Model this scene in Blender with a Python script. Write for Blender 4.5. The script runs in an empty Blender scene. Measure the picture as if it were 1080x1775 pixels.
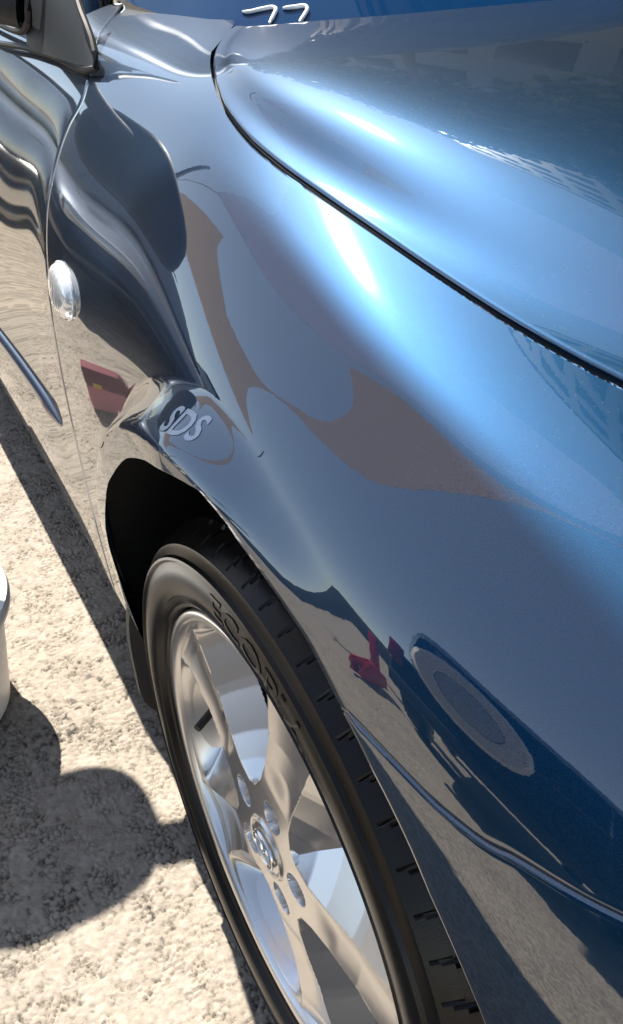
import bpy, bmesh, math, random
import numpy as np
from mathutils import Vector, Matrix
random.seed(7)
scene = bpy.context.scene
COL = scene.collection

# ------------------------------------------------------------------ camera
cam_d = bpy.data.cameras.new("camera")
cam = bpy.data.objects.new("camera", cam_d)
COL.objects.link(cam)
_r, _u, _b = (0.48747576, 0.87313567, 0.00121982), (-0.50728472, 0.28208182, 0.81430465), (0.71065434, -0.39757257, 0.58043643)
M = Matrix((( _r[0], _u[0], _b[0], 0.4589), (_r[1], _u[1], _b[1], -0.2088), (_r[2], _u[2], _b[2], 1.0792), (0, 0, 0, 1)))
cam.matrix_world = M
cam_d.sensor_fit = 'VERTICAL'; cam_d.sensor_height = 36.0
cam_d.lens = 36.0 * 1524.4 / 1775.0
cam_d.clip_start = 0.02; cam_d.clip_end = 2000
scene.camera = cam

# ------------------------------------------------------------------ sky and sun
SUN = Vector((-0.58, 0.0, 0.815)).normalized()
world = bpy.data.worlds.new("World"); scene.world = world
world.use_nodes = True
wn = world.node_tree.nodes; wl = world.node_tree.links
wn.clear()
sky = wn.new("ShaderNodeTexSky"); sky.sky_type = 'NISHITA'; sky.sun_disc = False
sky.sun_elevation = math.asin(SUN.z)
sky.sun_rotation = math.atan2(SUN.x, SUN.y)
sky.air_density = .9; sky.dust_density = .12; sky.ozone_density = .6
bg = wn.new("ShaderNodeBackground"); bg.inputs[1].default_value = 0.085
wo = wn.new("ShaderNodeOutputWorld")
hz = wn.new("ShaderNodeHueSaturation"); hz.inputs['Saturation'].default_value = .68; hz.inputs['Hue'].default_value = .494
wl.new(sky.outputs[0], hz.inputs['Color']); wl.new(hz.outputs[0], bg.inputs[0]); wl.new(bg.outputs[0], wo.inputs[0])
sun_d = bpy.data.lights.new("sun", 'SUN'); sun_d.energy = 4.6; sun_d.angle = math.radians(0.53)
sun_d.color = (1.0, 0.93, 0.82)
sun = bpy.data.objects.new("sun", sun_d); COL.objects.link(sun)
sun.rotation_euler = SUN.to_track_quat('Z', 'Y').to_euler()
scene.view_settings.view_transform = 'Standard'
scene.view_settings.look = 'None'
scene.view_settings.exposure = 1.55
scene.view_settings.gamma = 1.0
scene.view_settings.use_curve_mapping = False

# ------------------------------------------------------------------ helpers
def new_mat(name):
    m = bpy.data.materials.new(name); m.use_nodes = True
    nt = m.node_tree; nt.nodes.clear()
    out = nt.nodes.new("ShaderNodeOutputMaterial"); b = nt.nodes.new("ShaderNodeBsdfPrincipled")
    nt.links.new(b.outputs[0], out.inputs[0])
    return m, nt, b
def simple(name, col, rough=.5, metal=0., coat=0., spec=.5, noise=0., nscale=60., bump=0., bscale=300., ior=1.5):
    m, nt, b = new_mat(name)
    b.inputs['Roughness'].default_value = rough; b.inputs['Metallic'].default_value = metal
    b.inputs['Coat Weight'].default_value = coat; b.inputs['Coat Roughness'].default_value = .02
    b.inputs['Specular IOR Level'].default_value = spec; b.inputs['IOR'].default_value = ior
    tc = nt.nodes.new("ShaderNodeTexCoord")
    if noise:
        n = nt.nodes.new("ShaderNodeTexNoise"); n.inputs['Scale'].default_value = nscale; n.inputs['Detail'].default_value = 5
        nt.links.new(tc.outputs['Object'], n.inputs['Vector'])
        mx = nt.nodes.new("ShaderNodeMix"); mx.data_type = 'RGBA'
        lo = [c * (1 - noise) for c in col]; hi = [min(1, c * (1 + noise)) for c in col]
        mx.inputs[6].default_value = (*lo, 1); mx.inputs[7].default_value = (*hi, 1)
        nt.links.new(n.outputs['Fac'], mx.inputs[0]); nt.links.new(mx.outputs[2], b.inputs['Base Color'])
    else:
        b.inputs['Base Color'].default_value = (*col, 1)
    if bump:
        n2 = nt.nodes.new("ShaderNodeTexNoise"); n2.inputs['Scale'].default_value = bscale; n2.inputs['Detail'].default_value = 3
        nt.links.new(tc.outputs['Object'], n2.inputs['Vector'])
        bp = nt.nodes.new("ShaderNodeBump"); bp.inputs['Strength'].default_value = bump; bp.inputs['Distance'].default_value = .002
        nt.links.new(n2.outputs['Fac'], bp.inputs['Height']); nt.links.new(bp.outputs[0], b.inputs['Normal'])
    return m

def link(name, me, mat=None, parent=None):
    o = bpy.data.objects.new(name, me); COL.objects.link(o)
    if mat: me.materials.append(mat)
    if parent: o.parent = parent
    return o
def mesh_np(name, V, F, mat=None, parent=None, smooth=True, sharp=None):
    """V (n,3); F list of face index arrays, each (m,k)"""
    V = np.asarray(V, np.float32)
    if isinstance(F, np.ndarray): F = [F]
    F = [np.asarray(f, np.int32) for f in F if len(f)]
    me = bpy.data.meshes.new(name)
    me.vertices.add(len(V)); me.vertices.foreach_set("co", V.ravel())
    tot = np.concatenate([np.full(len(f), f.shape[1], np.int32) for f in F])
    idx = np.concatenate([f.ravel() for f in F])
    me.loops.add(len(idx)); me.loops.foreach_set("vertex_index", idx)
    st = np.concatenate([[0], np.cumsum(tot)[:-1]]).astype(np.int32)
    me.polygons.add(len(tot)); me.polygons.foreach_set("loop_start", st); me.polygons.foreach_set("loop_total", tot)
    me.polygons.foreach_set("use_smooth", np.full(len(tot), bool(smooth)))
    me.update(calc_edges=True); me.validate()
    if sharp is not None: me.set_sharp_from_angle(angle=math.radians(sharp))
    return link(name, me, mat, parent)
def grid_faces(n, m, off=0, wrap_u=False, wrap_v=False, flip=False):
    I, J = np.meshgrid(np.arange(n if wrap_u else n - 1), np.arange(m if wrap_v else m - 1), indexing='ij')
    I2, J2 = (I + 1) % n, (J + 1) % m
    f = np.stack([I * m + J, I2 * m + J, I2 * m + J2, I * m + J2], -1).reshape(-1, 4) + off
    return f[:, ::-1] if flip else f
def empty(name, loc=(0, 0, 0), rz=0., parent=None):
    o = bpy.data.objects.new(name, None); COL.objects.link(o)
    o.location = loc; o.rotation_euler = (0, 0, rz); o.empty_display_size = .1
    if parent: o.parent = parent
    return o
def tag(o, label=None, cat=None, group=None, kind=None):
    if label: o["label"] = label
    if cat: o["category"] = cat
    if group: o["group"] = group
    if kind: o["kind"] = kind
    return o
def lathe(name, prof, mat, parent=None, n=96, axis='y', centre=(0, 0, 0), a0=0., a1=2 * math.pi, sharp=30, close=False):
    """prof list of (r, h); revolve about the axis through centre"""
    prof = np.asarray(prof, float); full = abs(a1 - a0 - 2 * math.pi) < 1e-6
    th = np.linspace(a0, a1, n, endpoint=not full)
    r, h = prof[:, 0][None], prof[:, 1][None]
    c, s = np.cos(th)[:, None], np.sin(th)[:, None]
    if axis == 'y': P = np.stack([r * c, h + 0 * c, r * s], -1)
    elif axis == 'z': P = np.stack([r * c, -r * s, h + 0 * c], -1)
    else: P = np.stack([h + 0 * c, r * s, r * c], -1)
    P = P.reshape(-1, 3) + np.asarray(centre)
    return mesh_np(name, P, grid_faces(n, len(prof), wrap_u=full, wrap_v=close), mat, parent, True, sharp)
def bm_obj(name, bm, mat, parent=None, smooth=False, sharp=30):
    me = bpy.data.meshes.new(name); bm.normal_update(); bm.to_mesh(me); bm.free()
    if smooth:
        me.polygons.foreach_set("use_smooth", np.full(len(me.polygons), True)); me.set_sharp_from_angle(angle=math.radians(sharp))
    return link(name, me, mat, parent)
def add_box(bm, c, d, bevel=0., rot=None, seg=2):
    r = bmesh.ops.create_cube(bm, size=1.)
    vs = r['verts']
    bmesh.ops.scale(bm, vec=d, verts=vs)
    if bevel:
        es = list({e for v in vs for e in v.link_edges})
        g = bmesh.ops.bevel(bm, geom=es, offset=bevel, segments=seg, affect='EDGES', profile=.6)
        vs = list({v for f in g['faces'] for v in f.verts} | {v for v in vs if v.is_valid})
        seen = set(vs); st = list(vs)
        while st:
            v = st.pop()
            for e in v.link_edges:
                w = e.other_vert(v)
                if w not in seen: seen.add(w); st.append(w)
        vs = list(seen)
    if rot is not None: bmesh.ops.rotate(bm, cent=(0, 0, 0), matrix=rot, verts=vs)
    bmesh.ops.translate(bm, vec=c, verts=vs)
    return vs
def box(name, c, d, mat, parent=None, bevel=0., rot=None, seg=2):
    bm = bmesh.new(); add_box(bm, c, d, bevel, rot, seg)
    return bm_obj(name, bm, mat, parent, smooth=bevel > 0)
def tube_np(pts, rad, k=10, cap=True):
    pts = np.asarray(pts, float); n = len(pts); rad = np.broadcast_to(rad, (n,))
    T = np.gradient(pts, axis=0); T /= np.linalg.norm(T, axis=1, keepdims=True)
    up = np.array([0, 0, 1.]) if abs(T[0][2]) < .9 else np.array([0, 1., 0])
    N = np.cross(T, up); N /= np.linalg.norm(N, axis=1, keepdims=True); B = np.cross(T, N)
    a = np.linspace(0, 2 * np.pi, k, endpoint=False)
    P = pts[:, None] + rad[:, None, None] * (np.cos(a)[None, :, None] * N[:, None] + np.sin(a)[None, :, None] * B[:, None])
    F = [grid_faces(n, k, wrap_v=True)]
    if cap:
        F += [np.arange(k)[None, ::-1], (np.arange(k) + (n - 1) * k)[None]]
    return P.reshape(-1, 3), F
def tube(name, pts, rad, mat, parent=None, k=10):
    V, F = tube_np(pts, rad, k)
    return mesh_np(name, V, F, mat, parent, True, 40)
def interp(u, pts):
    pts = np.asarray(pts, float)
    d = np.concatenate([[0], np.cumsum(np.linalg.norm(np.diff(pts, axis=0), axis=1))]); d /= d[-1]
    # smooth (centripetal-like) resample through the points by Catmull-Rom on arc length
    n = len(pts); u = np.asarray(u); i = np.clip(np.searchsorted(d, u, side='right') - 1, 0, n - 2)
    m = np.gradient(pts, d, axis=0)
    h = (d[i + 1] - d[i])[:, None]; t = ((u - d[i]) / (d[i + 1] - d[i]))[:, None]
    return (2*t**3-3*t**2+1)*pts[i] + (t**3-2*t**2+t)*h*m[i] + (-2*t**3+3*t**2)*pts[i+1] + (t**3-t**2)*h*m[i+1]
import numpy as np

# ---------------------------------------------------------------- body surface
ST = np.array([-2.2,-1.4,-1.0,-.75,-.6,-.45,-.3,-.15,0,.15,.3,.45,.6,.75])
_door=[(.045,.18),(.03,.3),(.034,.4),(.036,.52),(.036,.6),(.04,.67),(.05,.735),(.066,.79),(.09,.85),(.13,.925)]
_hood=[(.27,.952),(.30,.955),(.34,.96),(.5,.967),(.68,.972),(.9,.975),(1.3,.96)]
_s6=[(.03,.19),(.022,.30),(.018,.40),(.013,.52),(.013,.62),(.017,.70),(.027,.765),(.048,.82),(.085,.882),(.145,.948)]
_s75=[(.035,.18),(.024,.3),(.024,.4),(.022,.52),(.023,.61),(.027,.685),(.036,.75),(.055,.805),(.088,.865),(.14,.935)]
_s45=[(.03,.19),(.02,.3),(.012,.4),(.006,.52),(.006,.62),(.012,.70),(.026,.765),(.05,.81),(.08,.857),(.123,.91),(.178,.942),(.2,.948),(.24,.957),(.4,.965),(.6,.971),(.9,.975),(1.3,.958)]
_s30=[(.03,.19),(.02,.3),(.008,.4),(.0,.52),(0,.62),(.004,.7),(.015,.755),(.032,.80),(.055,.848),(.09,.898),(.13,.922),(.15,.932),(.195,.957),(.4,.968),(.6,.974),(.9,.978),(1.3,.96)]
_s15=[(.03,.19),(.02,.3),(.005,.4),(-.003,.52),(-.003,.62),(0,.70),(.002,.748),(.012,.785),(.038,.827),(.08,.871),(.128,.893),(.155,.907),(.21,.942),(.4,.958),(.62,.966),(.9,.97),(1.3,.95)]
_s0=[(.03,.19),(.02,.3),(.002,.4),(-.006,.52),(-.006,.62),(-.006,.70),(-.008,.745),(-.001,.775),(.03,.81),(.085,.848),(.146,.868),(.178,.882),(.255,.922),(.43,.943),(.64,.954),(.9,.958),(1.3,.937)]
_p15=[(.03,.19),(.015,.3),(-.006,.4),(-.016,.52),(-.017,.60),(-.015,.662),(-.004,.712),(.012,.75),(.04,.788),(.09,.824),(.18,.842),(.222,.856),(.32,.897),(.48,.919),(.66,.934),(.9,.94),(1.3,.918)]
_p30=[(.05,.19),(.025,.3),(.0,.4),(-.016,.49),(-.013,.57),(.012,.645),(.037,.70),(.060,.742),(.092,.772),(.14,.798),(.225,.812),(.28,.828),(.38,.865),(.52,.888),(.68,.906),(.9,.912),(1.3,.89)]
_p45=[(.09,.19),(.065,.3),(.038,.4),(.024,.50),(.035,.58),(.058,.64),(.080,.685),(.103,.72),(.135,.747),(.18,.768),(.27,.778),(.325,.793),(.42,.828),(.55,.852),(.7,.87),(.9,.877),(1.3,.852)]
_p60=[(.16,.19),(.13,.3),(.1,.4),(.08,.50),(.085,.58),(.1,.63),(.12,.67),(.145,.698),(.18,.72),(.235,.737),(.325,.738),(.385,.752),(.47,.787),(.58,.811),(.71,.83),(.9,.838),(1.3,.813)]
_p75=[(y+.11*(1 if y<.3 else .6 if y<.6 else 0),z-.045) for y,z in _p60]
_up=lambda d,dz:[(y,z+dz*i/9) for i,(y,z) in enumerate(d)]
SEC=[_up(_door,.03)+_hood,_up(_door,.01)+_hood,_door+_hood,_s75+_hood,_s6+_hood,_s45,_s30,_s15,_s0,_p15,_p30,_p45,_p60,_p75]
CP=np.array(SEC,float)                       # stations x roles x (y,z)
NS,NR=CP.shape[:2]
def _bs(t):
    return np.stack([(1-t)**3,3*t**3-6*t**2+4,-3*t**3+3*t**2+3*t+1,t**3],-1)/6
def _w(u,n):
    u=np.clip(np.asarray(u,float),0,n-1);i=np.minimum(u.astype(int),n-2);w=_bs(u-i)
    idx=np.stack([i-1,i,i+1,i+2],-1)
    return idx,w
def _pad(A):                                 # linear extrapolation on both ends of the first two axes
    A=np.concatenate([2*A[:1]-A[1:2],A,2*A[-1:]-A[-2:-1]],0)
    return np.concatenate([2*A[:,:1]-A[:,1:2],A,2*A[:,-1:]-A[:,-2:-1]],1)
_SX=np.array([-.75+.15*i for i in range(11)])
def _xu(x):
    x=np.asarray(x,float);y=np.arange(len(ST),dtype=float);m=np.gradient(y,ST)
    i=np.clip(np.searchsorted(ST,x,side='right')-1,0,len(ST)-2);h=ST[i+1]-ST[i];t=np.clip((x-ST[i])/h,0,1)
    return (2*t**3-3*t**2+1)*y[i]+(t**3-2*t**2+t)*h*m[i]+(-2*t**3+3*t**2)*y[i+1]+(t**3-t**2)*h*m[i+1]
def _ev(NET,xu,s):
    ix,wx=_w(xu,NS);js,ws=_w(s,NR)
    G=_pad(NET)
    P=G[(ix+1)[...,:,None],(js+1)[...,None,:]]
    return (P*wx[...,:,None,None]*ws[...,None,:,None]).sum((-3,-2))
NET=CP.copy()
_uu,_ss=np.meshgrid(np.arange(NS),np.arange(NR),indexing='ij')
for _ in range(2):                           # fair along the car's length, then half-interpolate
    NET[1:-1,:10]=.2*NET[:-2,:10]+.6*NET[1:-1,:10]+.2*NET[2:,:10]
NET+=.5*(CP-_ev(NET,_uu,_ss))*np.where(np.arange(NR)<10,.35,1.)[None,:,None]
for _ in range(2): NET+=.7*(CP-_ev(NET,_uu,_ss))*np.where(np.arange(NR)<11,0,1.)[None,:,None]
NET[7:12,:,0]-=np.outer([.006,.013,.017,.018,.014],[0,.6,1,1,1,1,.95,.55,.15]+[0]*(NR-9))
RA,ZA=.3714,.359
def RAf(th):
    return np.interp(np.asarray(th)%360,[0,35,46,58,66,76,85,93,101,110,117,125,135,147,160,175,215],[.372,.371,.359,.354,.354,.360,.367,.378,.389,.392,.393,.389,.378,.368,.364,.362,.366])
#                            # wheel arch radius and centre height
def sstep(a,b,t):
    t=np.clip((t-a)/(b-a),0,1);return t*t*(3-2*t)
def flare(x,z):
    th=np.degrees(np.arctan2(z-ZA,x))%360;r=np.hypot(x,z-ZA)-RAf(th)
    A=np.interp(th,[0,50,72,88,102,130,150,168,180,192,215],[.0,.0,.003,.014,.030,.038,.036,.030,.026,.016,.004])
    w=np.interp(th,[0,122,140,165,200],[.037,.037,.05,.14,.15])
    return A*(1-sstep(.012,1,r/w*.94+.06*(r>0)))
def surf(x,s):
    x=np.asarray(x,float);s=np.asarray(s,float)
    # x enters as a smooth function of the station index so the skin stays C2
    yz=_ev(NET,_xu(x),s)
    y=yz[...,0];z=yz[...,1]
    y=y-flare(x,z)*(1-sstep(7.2,8.6,s))
    return np.stack([x+0*y,y,z],-1)
def s_at_z(x,z,lo=0.,hi=8.):
    lo=np.full(np.shape(x),lo);hi=np.full(np.shape(x),hi)
    for _ in range(40):
        m=(lo+hi)/2;b=surf(x,m)[...,2]<z
        lo=np.where(b,m,lo);hi=np.where(b,hi,m)
    return (lo+hi)/2
def nrm(x,s,e=1e-3):
    a=surf(x+e,s)-surf(x-e,s);b=surf(x,s+4*e)-surf(x,s-4*e)
    n=np.cross(a,b);n/=np.linalg.norm(n,axis=-1,keepdims=True)
    return n*np.where(n[...,1:2]*1+n[...,2:3]*-1>0,-1,1)

# ------------------------------------------------------------------ materials
def paint(name, deep, face, rough=.42, coat_ior=1.75):
    m, nt, b = new_mat(name)
    tc = nt.nodes.new("ShaderNodeTexCoord")
    vo = nt.nodes.new("ShaderNodeTexVoronoi"); vo.inputs['Scale'].default_value = 1500
    nt.links.new(tc.outputs['Object'], vo.inputs['Vector'])
    lw = nt.nodes.new("ShaderNodeLayerWeight"); lw.inputs[0].default_value = .35
    mx = nt.nodes.new("ShaderNodeMix"); mx.data_type = 'RGBA'
    mx.inputs[6].default_value = (*face, 1); mx.inputs[7].default_value = (*deep, 1)
    nt.links.new(lw.outputs['Facing'], mx.inputs[0])
    mul = nt.nodes.new("ShaderNodeMix"); mul.data_type = 'RGBA'; mul.blend_type = 'MULTIPLY'; mul.inputs[0].default_value = .25
    nt.links.new(mx.outputs[2], mul.inputs[6]); nt.links.new(vo.outputs['Color'], mul.inputs[7])
    nt.links.new(mul.outputs[2], b.inputs['Base Color'])
    b.inputs['Metallic'].default_value = .85; b.inputs['Roughness'].default_value = rough
    b.inputs['Coat Weight'].default_value = 1.; b.inputs['Coat Roughness'].default_value = .012; b.inputs['Coat IOR'].default_value = coat_ior
    # slight sparkle: tilt the flake layer only
    nm = nt.nodes.new("ShaderNodeBump"); nm.inputs['Strength'].default_value = .08; nm.inputs['Distance'].default_value = .0004
    nt.links.new(vo.outputs['Distance'], nm.inputs['Height']); nt.links.new(nm.outputs[0], b.inputs['Normal'])
    ge = nt.nodes.new("ShaderNodeNewGeometry"); 
    pn = nt.nodes.new("ShaderNodeTexNoise"); pn.inputs['Scale'].default_value = 260; pn.inputs['Detail'].default_value = 1; nt.links.new(tc.outputs['Object'], pn.inputs['Vector'])
    pb = nt.nodes.new("ShaderNodeBump"); pb.inputs['Strength'].default_value = .016; pb.inputs['Distance'].default_value = .0004
    nt.links.new(pn.outputs['Fac'], pb.inputs['Height']); nt.links.new(pb.outputs[0], b.inputs['Coat Normal'])
    # a share of larger flakes lies flatter and mirrors the sun in a tighter cone
    gl = nt.nodes.new("ShaderNodeBsdfGlossy"); gl.inputs[0].default_value = (.3, .8, 1., 1); gl.inputs['Roughness'].default_value = .11
    ms = nt.nodes.new("ShaderNodeMixShader"); ms.inputs[0].default_value = .008
    out = [n_ for n_ in nt.nodes if n_.type == 'OUTPUT_MATERIAL'][0]
    nt.links.new(b.outputs[0], ms.inputs[1]); nt.links.new(gl.outputs[0], ms.inputs[2])
    # settled dust: sparse specks and a faint film in patches
    dv = nt.nodes.new("ShaderNodeTexVoronoi"); dv.inputs['Scale'].default_value = 210; nt.links.new(tc.outputs['Object'], dv.inputs['Vector'])
    dn = nt.nodes.new("ShaderNodeTexNoise"); dn.inputs['Scale'].default_value = 9; dn.inputs['Detail'].default_value = 5; nt.links.new(tc.outputs['Object'], dn.inputs['Vector'])
    r1 = nt.nodes.new("ShaderNodeMapRange"); r1.inputs[1].default_value = .14; r1.inputs[2].default_value = .07; nt.links.new(dv.outputs['Distance'], r1.inputs[0])
    r2 = nt.nodes.new("ShaderNodeMapRange"); r2.inputs[1].default_value = .5; r2.inputs[2].default_value = .75; nt.links.new(dn.outputs['Fac'], r2.inputs[0])
    dm = nt.nodes.new("ShaderNodeMath"); dm.operation = 'MULTIPLY'; nt.links.new(r1.outputs[0], dm.inputs[0]); nt.links.new(r2.outputs[0], dm.inputs[1])
    dk = nt.nodes.new("ShaderNodeMath"); dk.operation = 'MULTIPLY'; dk.inputs[1].default_value = .16; nt.links.new(dm.outputs[0], dk.inputs[0])
    dd = nt.nodes.new("ShaderNodeBsdfDiffuse"); dd.inputs[0].default_value = (.42, .39, .34, 1)
    m3 = nt.nodes.new("ShaderNodeMixShader"); nt.links.new(dk.outputs[0], m3.inputs[0]); nt.links.new(ms.outputs[0], m3.inputs[1]); nt.links.new(dd.outputs[0], m3.inputs[2])
    nt.links.new(m3.outputs[0], out.inputs[0])
    return m
PAINT = paint("blue_metallic_paint", (.0005, .002, .005), (.0, .044, .122), .50, 2.1)
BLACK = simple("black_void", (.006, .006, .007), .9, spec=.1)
RUBBER = simple("tyre_rubber", (.007, .006, .0055), .26, spec=.28, noise=.35, nscale=40, bump=.12, bscale=700)
PLAST = simple("black_plastic", (.02, .022, .025), .45, noise=.2, bump=.3, bscale=900)
LINER = simple("liner_plastic", (.012, .012, .012), .7, noise=.4, nscale=30, bump=.4, bscale=60)
SEAL_AND_GAP = simple("rubber_seal_and_gap_black", (.008, .008, .009), .5)
ALLOY = simple("silver_alloy", (.66, .66, .67), .28, metal=1., coat=.35, noise=.04, nscale=20)
CHROME = simple("chrome", (.8, .8, .8), .08, metal=1.)
DISC = simple("brake_steel", (.12, .11, .1), .4, metal=1., noise=.3, nscale=50)
GLASS = simple("dark_glass", (.006, .009, .014), .02, spec=.9, ior=1.55)
SCREEN = simple("sky_blue_screen_glass", (.004, .028, .085), .02, spec=.5, ior=1.45)  # blue base colour imitates the sky mirrored in the windscreen
CHALK = simple("white_paint_marker", (.8, .82, .85), .6, noise=.1, nscale=200)
LENS = None
def asphalt_mat(name, col, dark):
    m, nt, b = new_mat(name)
    tc = nt.nodes.new("ShaderNodeTexCoord")
    n1 = nt.nodes.new("ShaderNodeTexNoise"); n1.inputs['Scale'].default_value = 3.; n1.inputs['Detail'].default_value = 6
    v = nt.nodes.new("ShaderNodeTexVoronoi"); v.inputs['Scale'].default_value = 95
    n2 = nt.nodes.new("ShaderNodeTexNoise"); n2.inputs['Scale'].default_value = 260; n2.inputs['Detail'].default_value = 4
    for t in (n1, v, n2): nt.links.new(tc.outputs['Object'], t.inputs['Vector'])
    mx = nt.nodes.new("ShaderNodeMix"); mx.data_type = 'RGBA'
    mx.inputs[6].default_value = (*dark, 1); mx.inputs[7].default_value = (*col, 1)
    ma = nt.nodes.new("ShaderNodeMath"); ma.operation = 'ADD'
    sep = nt.nodes.new("ShaderNodeSeparateColor"); nt.links.new(v.outputs['Color'], sep.inputs[0])
    m1 = nt.nodes.new("ShaderNodeMath"); m1.operation = 'MULTIPLY'; m1.inputs[1].default_value = .55; nt.links.new(sep.outputs[0], m1.inputs[0])
    m2 = nt.nodes.new("ShaderNodeMath"); m2.operation = 'MULTIPLY'; m2.inputs[1].default_value = .75; nt.links.new(n2.outputs['Fac'], m2.inputs[0])
    nt.links.new(m1.outputs[0], ma.inputs[0]); nt.links.new(m2.outputs[0], ma.inputs[1])
    mb = nt.nodes.new("ShaderNodeMath"); mb.operation = 'MULTIPLY_ADD'; mb.inputs[1].default_value = .5; 
    nt.links.new(n1.outputs['Fac'], mb.inputs[0]); nt.links.new(ma.outputs[0], mb.inputs[2])
    mr = nt.nodes.new("ShaderNodeMapRange"); mr.inputs[1].default_value = .45; mr.inputs[2].default_value = 1.25
    nt.links.new(mb.outputs[0], mr.inputs[0]); nt.links.new(mr.outputs[0], mx.inputs[0])
    nt.links.new(mx.outputs[2], b.inputs['Base Color'])
    b.inputs['Roughness'].default_value = .85; b.inputs['Specular IOR Level'].default_value = .3
    bp = nt.nodes.new("ShaderNodeBump"); bp.inputs['Strength'].default_value = .6; bp.inputs['Distance'].default_value = .002
    nt.links.new(n2.outputs['Fac'], bp.inputs['Height']); nt.links.new(bp.outputs[0], b.inputs['Normal'])
    return m
ASPH = asphalt_mat("asphalt", (.40, .345, .28), (.13, .11, .09))

def chip_mat():
    m, nt, b = new_mat("asphalt_chips")
    a = nt.nodes.new("ShaderNodeAttribute"); a.attribute_name = "stone_tone"
    tc = nt.nodes.new("ShaderNodeTexCoord"); n = nt.nodes.new("ShaderNodeTexNoise"); n.inputs['Scale'].default_value = 420; n.inputs['Detail'].default_value = 4
    nt.links.new(tc.outputs['Object'], n.inputs['Vector'])
    cr = nt.nodes.new("ShaderNodeValToRGB"); e = cr.color_ramp.elements
    e[0].position = .0; e[0].color = (.035, .03, .026, 1); e[1].position = .85; e[1].color = (.31, .275, .235, 1)
    k = e.new(.3); k.color = (.23, .2, .165, 1)
    ma = nt.nodes.new("ShaderNodeMath"); ma.operation = 'MULTIPLY_ADD'; ma.inputs[1].default_value = .4; nt.links.new(n.outputs['Fac'], ma.inputs[0])
    ad = nt.nodes.new("ShaderNodeMath"); ad.operation = 'SUBTRACT'; ad.inputs[1].default_value = .2; nt.links.new(a.outputs['Fac'], ad.inputs[0]); nt.links.new(ad.outputs[0], ma.inputs[2])
    nt.links.new(ma.outputs[0], cr.inputs[0]); nt.links.new(cr.outputs[0], b.inputs['Base Color'])
    b.inputs['Roughness'].default_value = .8; b.inputs['Specular IOR Level'].default_value = .3
    bp = nt.nodes.new("ShaderNodeBump"); bp.inputs['Strength'].default_value = .5; bp.inputs['Distance'].default_value = .0015
    nt.links.new(n.outputs['Fac'], bp.inputs['Height']); nt.links.new(bp.outputs[0], b.inputs['Normal'])
    return m
ASPHC = chip_mat()

# ------------------------------------------------------------------ the car
car = empty("car", (0, 0, 0))
tag(car, "glossy blue metallic car seen over its front wheel and wing", "car")
def flange(V, loop, inner, nloop, r=.003, depth=.014):
    """extra rows that roll an edge down; loop = positions, inner = neighbours inside, nloop = normals"""
    t = np.gradient(loop, axis=0); out = np.cross(t, nloop); out /= np.linalg.norm(out, axis=1, keepdims=True) + 1e-12
    sg = np.sign(((loop - inner) * out).sum(1)); sg[sg == 0] = 1
    out = out * np.sign(np.median(sg))
    rows = []
    for a in (.5, 1.0, 1.57):
        rows.append(loop + r * math.sin(a) * out - r * (1 - math.cos(a)) * nloop)
    rows.append(rows[-1] - depth * nloop)
    return np.array(rows)
def panel(name, xs, mat, parent, edges='LRTB', r=.003, depth=.014, bottom_flange=None):
    n, m = xs.shape[:2]
    P = surf(xs[..., 0], xs[..., 1]); N = nrm(xs[..., 0], xs[..., 1])
    V = [P.reshape(-1, 3)]; F = [grid_faces(n, m)]
    off = n * m; ids = np.arange(n * m).reshape(n, m)
    spec = dict(L=(ids[0], ids[1]), R=(ids[-1], ids[-2]), B=(ids[:, 0], ids[:, 1]), T=(ids[:, -1], ids[:, -2]))
    A = P.reshape(-1, 3); NN = N.reshape(-1, 3)
    for e in edges:
        l, i = spec[e]
        rr, dd = (r, depth) if not (e == 'B' and bottom_flange) else bottom_flange
        rows = flange(A, A[l], A[i], NN[l], rr, dd)
        k = len(l); V.append(rows.reshape(-1, 3))
        allids = np.concatenate([l[None], (np.arange(rows.shape[0] * k) + off).reshape(-1, k)], 0)
        q = np.stack([allids[:-1, :-1], allids[1:, :-1], allids[1:, 1:], allids[:-1, 1:]], -1).reshape(-1, 4)
        F.append(q); off += rows.shape[0] * k
    o = mesh_np(name, np.concatenate(V), F, mat, parent, True)
    bm = bmesh.new(); bm.from_mesh(o.data); bmesh.ops.recalc_face_normals(bm, faces=bm.faces)
    # face outwards
    f = bm.faces[:] ; s = sum(1 if (g.normal.y < 0 or g.normal.z > 0) else -1 for g in f[:2000])
    if s < 0: bmesh.ops.reverse_faces(bm, faces=bm.faces)
    bm.to_mesh(o.data); bm.free()
    o.data.polygons.foreach_set("use_smooth", np.full(len(o.data.polygons), True))
    return o
def coons(L, R, B, T, n, m):
    u = np.linspace(0, 1, n)[:, None, None]; v = np.linspace(0, 1, m)[None, :, None]
    L, R = L[None], R[None]; B, T = B[:, None], T[:, None]
    return ((1 - u) * L + u * R + (1 - v) * B + v * T
            - ((1 - u) * (1 - v) * L[:, :1] + u * (1 - v) * R[:, :1] + (1 - u) * v * L[:, -1:] + u * v * R[:, -1:]))
def arch_xs(th):
    r_ = RAf(th); th = np.radians(th); x = r_ * np.cos(th); z = ZA + r_ * np.sin(th)
    return np.stack([x, s_at_z(x, np.maximum(z, .195))], -1)

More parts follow.
